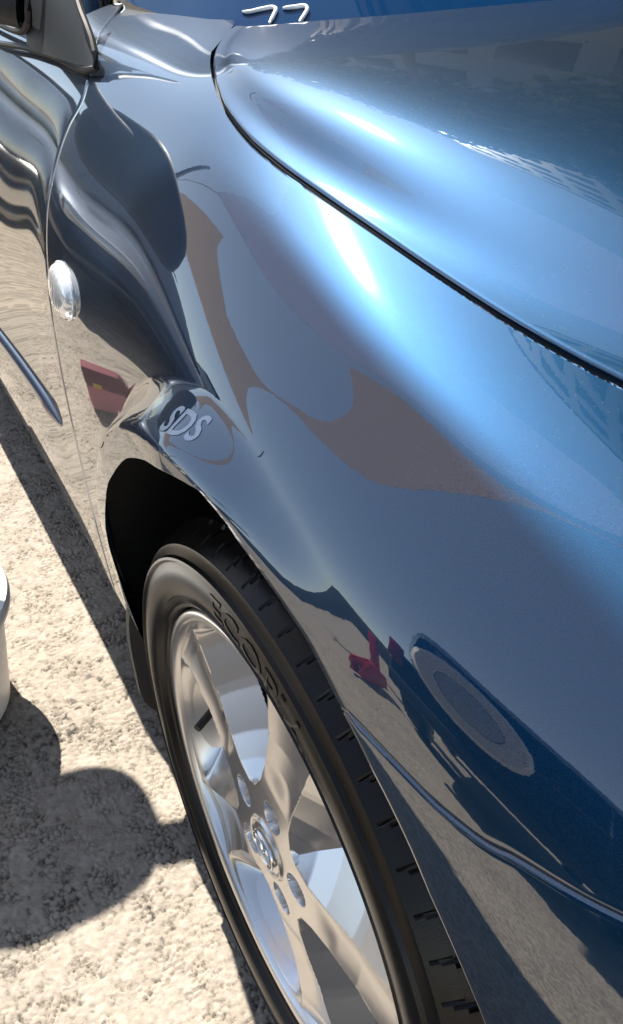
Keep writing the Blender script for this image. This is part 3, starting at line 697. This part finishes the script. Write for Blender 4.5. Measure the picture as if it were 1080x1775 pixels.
sail_mesh("added_sail_cloth", [(2 * x, .05 + 2 * (y - .05), ZT) for x, y in closed([
    [(.03, -.03), (-.44, -.53), (-1.0, -.66), (-1.46, -.93)], [(-1.46, -.93), (-1.42, -1.18), (-1.62, -1.62), (-2.6, -2.3), (-3.62, -2.72), (-4.7, -2.7)],
    [(-4.7, -2.7), (-4.5, -2.1), (-3.9, -1.68)], [(-3.9, -1.68), (-6.0, -2.1), (-8.6, -2.6)], [(-8.6, -2.6), (-7.4, -4.2), (-6.6, -6.2)],
    [(-6.6, -6.2), (-4.6, -3.6), (-2.7, -2.4), (-1.3, -1.95), (-.52, -.94), (-.25, -.45), (.03, -.03)]])], TAN, ts)
for n_, a_, b_ in (("stay_rope", (.06, -.11, ZT), (2.6, 6.2, 5.5)), ("stay_rope", (-17.2, -5.25, ZT), (-19, -4.8, 5.5)), ("stay_rope", (-13.2, -12.4, ZT), (-13.8, -14.4, 5.5))):
    tube(n_, [a_, tuple((p_ + q_) / 2 for p_, q_ in zip(a_, b_)), b_], .006, STEEL, ts, 6)
ps = empty("added_sail", (0, 0, 0)); tag(ps, "unseen pale lilac shade sail added to shade the front wing and reflect in it", "shade sail")  # added out of view; its edge shades the front wing and mirrors lilac
PE = closed([[(.12, .2), (-.06, .42), (-.39, .36), (-.82, .21), (-1.2, .095), (-1.5, .085), (-1.85, .07), (-2.05, -.2), (-2.2, -.45), (-2.8, -.8), (-4.0, -1.35)], [(-4.0, -1.35), (-2.3, -1.2), (-1.4, -.83), (-1.0, -.58), (-.44, -.45), (.05, .0), (.12, .2)]])
pale = sail_mesh("added_sail_cloth", [(x, y, ZP) for x, y in PE], PALE, ps)
for n_, a_, b_ in (("stay_rope", (.1, .22, ZP), (2.6, 6.2, 3.75)), ("stay_rope", (-4.0, -1.35, ZP), (-9.6, -2.9, 3.5))):
    tube(n_, [a_, tuple((p_ + q_) / 2 for p_, q_ in zip(a_, b_)), b_], .006, STEEL, ps, 6)
for (x, y), w_ in (((2.6, 6.2), "the far kerb side"), ((-9.6, -2.9), "the tail of the nearer dark hatchback"), ((-19, -4.8), "the far end of the lot"), ((-13.8, -14.4), "the corner of the lot")):
    tag(post("added_sail_post", x, y, 5.8), "round steel post added to hold the sail ropes by " + w_, "post", "posts of the added shade sails")  # posts added only to carry the unseen sails

def se(a, k): return np.sign(a) * np.abs(a) ** k
def body_loft(name, st, mat, parent, k=.55, n_=40):
    """st rows: x, z bottom, z top, half width"""
    st = np.asarray(st, float); u = np.linspace(0, 1, 60); S_ = np.stack([np.interp(u, np.linspace(0, 1, len(st)), st[:, i]) for i in range(4)], -1)
    for _ in range(4): S_[1:-1] = .25 * S_[:-2] + .5 * S_[1:-1] + .25 * S_[2:]
    a = np.linspace(0, 2 * np.pi, n_, endpoint=False); c, s_ = se(np.cos(a), k), se(np.sin(a), k)
    zc_, hz = (S_[:, 1] + S_[:, 2]) / 2, (S_[:, 2] - S_[:, 1]) / 2
    P = np.stack([np.repeat(S_[:, :1], n_, 1), S_[:, 3:4] * c[None], zc_[:, None] + hz[:, None] * s_[None]], -1).reshape(-1, 3)
    F_ = [grid_faces(60, n_, wrap_v=True), np.arange(n_)[None, ::-1], (np.arange(n_) + 59 * n_)[None]]
    return mesh_np(name, P, F_, mat, parent, True, 40)
def road_wheel(x, y, r, parent, side):
    w_ = lathe("wheel", [(0, 0), (r * .18, .0), (r * .6, .03), (r * .64, -.005), (r * .68, 0), (r * .95, -.005), (r, .03), (r, .18), (r * .9, .2), (0, .2)], RUBBER, parent, 40, 'y', (0, 0, 0))
    w_.location = (x, y, r); w_.scale = (1, side, 1)
    h_ = lathe("wheel_trim", [(0, -.012), (r * .2, -.012), (r * .58, .015), (r * .63, -.012), (r * .66, .0)], ALLOY, w_, 40, 'y', (0, 0, 0))
DARKP = paint("navy_paint", (.003, .006, .015), (.006, .02, .05), .4, 1.6)
def parked(label, loc, rz, mat, group):
    t = empty("parked_car", loc, math.radians(rz)); tag(t, label, "car", group)
    body_loft("body", [(-2.1, .45, .85, .72), (-2.02, .25, .98, .84), (-1.4, .22, 1.02, .88), (0, .2, .98, .89), (1.0, .2, .95, .88), (1.7, .22, .82, .85), (2.02, .25, .68, .78), (2.12, .4, .55, .6)], mat, t)
    body_loft("greenhouse", [(-1.95, .9, .98, .6), (-1.5, .9, 1.36, .62), (-.9, .9, 1.45, .64), (-.1, .9, 1.46, .65), (.45, .9, 1.34, .66), (1.1, .88, .97, .68)], GLASS, t)
    body_loft("roof", [(-1.5, 1.37, 1.39, .45), (-.9, 1.44, 1.475, .56), (-.1, 1.45, 1.485, .57), (.25, 1.40, 1.43, .5)], mat, t)
    for sx in (-1.3, 1.3):
        for sy in (-1, 1): road_wheel(sx, sy * .895, .31, t, -sy if False else (1 if sy < 0 else -1))
    for sy in (-1, 1):
        o = box("headlight", (1.93, sy * .62, .66), (.18, .28, .13), lm, t, .04)
        box("door_handle", (-.15, sy * .885, .86), (.2, .03, .03), CHROME, t, .01)
        tube("waist_trim", [(-1.6, sy * .87, .955), (-.3, sy * .885, .95), (.9, sy * .875, .925)], .012, CHROME, t, 6)
    return t
parked("dark navy hatchback parked alongside with its nose level with the rear door", (-4.5, -1.29, 0), 0, DARKP, "dark cars parked behind")
parked("dark navy hatchback parked beyond the first one, further from the blue car", (-5.0, -4.2, 0), 4, DARKP, "dark cars parked behind")

# dark off-roader with a spare wheel, its tail towards the blue car
sv = empty("off_roader", (.30, -2.4, 0), math.radians(-90)); tag(sv, "dark grey off-roader showing its tail and a spare wheel with a bright ring", "car")
SUVP = simple("dark_grey_paint", (.012, .013, .015), .35, coat=1.)
body_loft("body", [(.0, .55, .95, .72), (-.06 + .06, .5, 1.05, .80), (.12, .45, 1.1, .84), (1.5, .42, 1.1, .86), (3.2, .42, 1.08, .86), (4.2, .5, .98, .78)], SUVP, sv, .35)
body_loft("cabin", [(.03, 1.0, 1.72, .66), (.2, 1.0, 1.88, .73), (1.2, 1.0, 1.92, .75), (2.0, 1.0, 1.88, .74), (2.9, 1.0, 1.1, .74)], SUVP, sv, .4)
box("rear_window", (-.012, .0, 1.45), (.05, 1.05, .42), GLASS, sv, .02)
box("rear_bumper", (-.06, 0, .56), (.16, 1.6, .2), PLAST, sv, .05)
sw_ = lathe("spare_wheel", [(0, -.22), (.26, -.22), (.34, -.2), (.37, -.15), (.37, -.04), (.3, 0), (0, 0)], RUBBER, sv, 48, 'x', (-.01, -.25, 1.2))
lathe("bright_ring", [(.205, -.222), (.215, -.232), (.33, -.232), (.365, -.195)], WHITE, sw_, 48, 'x', (-.01, -.25, 1.2))
lathe("cover_plate", [(0, -.2265), (.19, -.2265), (.2, -.222)], simple("pale_cover", (.5, .52, .55), .25), sw_, 48, 'x', (-.01, -.25, 1.2))
for sy in (-1, 1):
    box("tail_light", (.0, sy * .76, .98), (.08, .12, .3), simple("red_lens", (.35, .01, .01), .15, coat=1.), sv, .03)
    for sx in (.95, 3.4): road_wheel(sx, sy * .88, .37, sv, 1 if sy < 0 else -1)

bag = empty("cool_bag", (-1.56, -.235, 0), .3); bag.scale = (.36, .36, .36); tag(bag, "maroon and pink cool bag standing on the asphalt", "bag")
box("bag_body", (0, 0, .11), (.16, .3, .22), simple("pink_cloth", (.62, .22, .26), .8), bag, .03)
box("bag_lid", (0, 0, .30), (.165, .31, .165), simple("maroon_cloth", (.13, .012, .03), .8), bag, .03)
box("bag_label", (.085, .02, .235), (.006, .08, .04), simple("yellow_cloth", (.7, .45, .03), .8), bag)
bar = empty("traffic_barrier", (-.95, -3.3, 0), .1); tag(bar, "narrow red plastic barrier post standing across the aisle", "barrier")
REDP = simple("red_plastic", (.5, .02, .03), .4)
box("barrier_panel", (0, 0, .55), (.11, .06, .62), REDP, bar, .02)
for sx in (-1, 1): box("barrier_foot", (sx * .035, 0, .12), (.04, .4, .24), REDP, bar, .03)

# low wall closing the lot
lw_ = empty("boundary_wall", (-4, -17, 0)); tag(lw_, "low grey rendered wall closing the far side of the lot", "wall")
WALLM = simple("grey_render", (.10, .10, .105), .85, noise=.3, nscale=3, bump=.4, bscale=40)
box("wall_body", (0, 0, .8), (34, .3, 1.6), WALLM, lw_, .02); box("coping", (0, 0, 1.64), (34.2, .4, .09), WALLM, lw_, .02)
# trees
BARK = simple("bark", (.08, .06, .045), .9, noise=.4, nscale=12, bump=.5, bscale=25)
def leafmat(name, a, b_):
    m, nt, bb = new_mat(name)
    ge = nt.nodes.new("ShaderNodeObjectInfo"); tc = nt.nodes.new("ShaderNodeTexCoord"); n = nt.nodes.new("ShaderNodeTexNoise"); n.inputs['Scale'].default_value = 1.6
    nt.links.new(tc.outputs['Object'], n.inputs['Vector'])
    mx = nt.nodes.new("ShaderNodeMix"); mx.data_type = 'RGBA'; mx.inputs[6].default_value = (*a, 1); mx.inputs[7].default_value = (*b_, 1)
    nt.links.new(n.outputs['Fac'], mx.inputs[0]); nt.links.new(mx.outputs[2], bb.inputs['Base Color']); bb.inputs['Roughness'].default_value = .7
    return m
LEAF = leafmat("leaf", (.02, .035, .012), (.05, .085, .025))
def crown_mesh(seed, n_leaf, rx, rz, zc_):
    g = np.random.default_rng(seed); nb_ = 26
    cc = g.normal(0, 1, (nb_, 3)); cc /= np.linalg.norm(cc, axis=1, keepdims=True); cc *= g.uniform(.35, .8, (nb_, 1)); cc = cc * [rx, rx, rz]
    k = g.integers(0, nb_, n_leaf); d_ = g.normal(0, 1, (n_leaf, 3)); d_ /= np.linalg.norm(d_, axis=1, keepdims=True)
    c = cc[k] + d_ * (g.uniform(.2, 1, (n_leaf, 1)) ** .5) * rx * .38 + [0, 0, zc_]
    a = g.normal(0, 1, (n_leaf, 3)); a /= np.linalg.norm(a, axis=1, keepdims=True); b = np.cross(a, g.normal(0, 1, (n_leaf, 3))); b /= np.linalg.norm(b, axis=1, keepdims=True)
    s_ = g.uniform(.09, .2, (n_leaf, 1)) * rx / 2.2
    V = np.stack([c - a * s_, c + b * s_ * .5, c + a * s_, c - b * s_ * .5], 1).reshape(-1, 3)
    return V, np.arange(4 * n_leaf).reshape(-1, 4)
protos = []
for i, (x, y, h_, rx, lab) in enumerate([
    (-8.2, 5.6 , 12.5, 3.2, "tree in the row beyond the blue car, the one nearest the rear"), (-5.2, 6.6, 13, 3.2, "tree in the row beyond the blue car, just behind the windscreen"), (-2.0, 6.8, 13, 3.2, "tree in the row beyond the blue car, level with the bonnet"), (1.6, 7.0, 12.5, 3.2, "tree in the row beyond the blue car, ahead of the bonnet"), (-11.6, 4.7, 12.5, 3.0, "tree added at the near end of the row to darken the windscreen reflection"), (6, -19, 7, 3., "tree right of the off-roader"), (13, -15, 6.5, 3., "tree beyond the aisle end"), (20, -4, 7, 3., "tree in front of the blue car")]):  # the tree nearest the dark cars is added to darken the windscreen
    t = empty("broadleaf_tree", (x, y, 0), i * 1.7); tag(t, "green broadleaf " + lab, "tree", "trees round the parking lot")  # includes the tree added to darken the windscreen reflection
    tube("trunk", [(0, 0, -.1), (.05, .03, 1.2), (.0, .1, 2.6), (.1, .1, h_ * .6)], [.20, .15, .12, .05], BARK, t, 10)
    V, F_ = crown_mesh(i, 9000 if y > 4.6 else 3600, rx, h_ * .36, h_ * (.66 if y > 4.6 else .62))
    mesh_np("crown", V, F_, LEAF, t, False)

# unseen office block added beyond the tree row to darken the bonnet reflections
ob = empty("darkening_tower", (-3, 17, 0)); tag(ob, "unseen dark blue-grey office tower with ribbon windows, added to darken the bonnet reflections", "building")
CLAD = simple("darkening_tower_cladding", (.035, .042, .055), .6, noise=.15, nscale=.8)
box("wall", (-5, 0, 21), (34, 10, 42), CLAD, ob, .02)
box("darkening_tower_parapet", (-5, 0, 42.2), (34.3, 10.3, .5), CLAD, ob, .03)
wm = box("darkening_tower_window", (0, 0, 0), (2.3, .03, 1.7), simple("darkening_tower_glass", (.02, .025, .035), .7, spec=.03), ob, .02)
fm = box("darkening_tower_window_frame", (0, .0, -.95), (2.5, .05, .12), CLAD, wm)
k_ = 0
for r_ in range(11):
    for c_ in range(10):
        if k_ == 0: w_ = wm
        else:
            w_ = wm.copy(); COL.objects.link(w_); w_.parent = ob; f_ = fm.copy(); COL.objects.link(f_); f_.parent = w_
        w_.location = (-19.6 + 3.25 * c_, -5.005, 3 + 3.6 * r_); k_ += 1
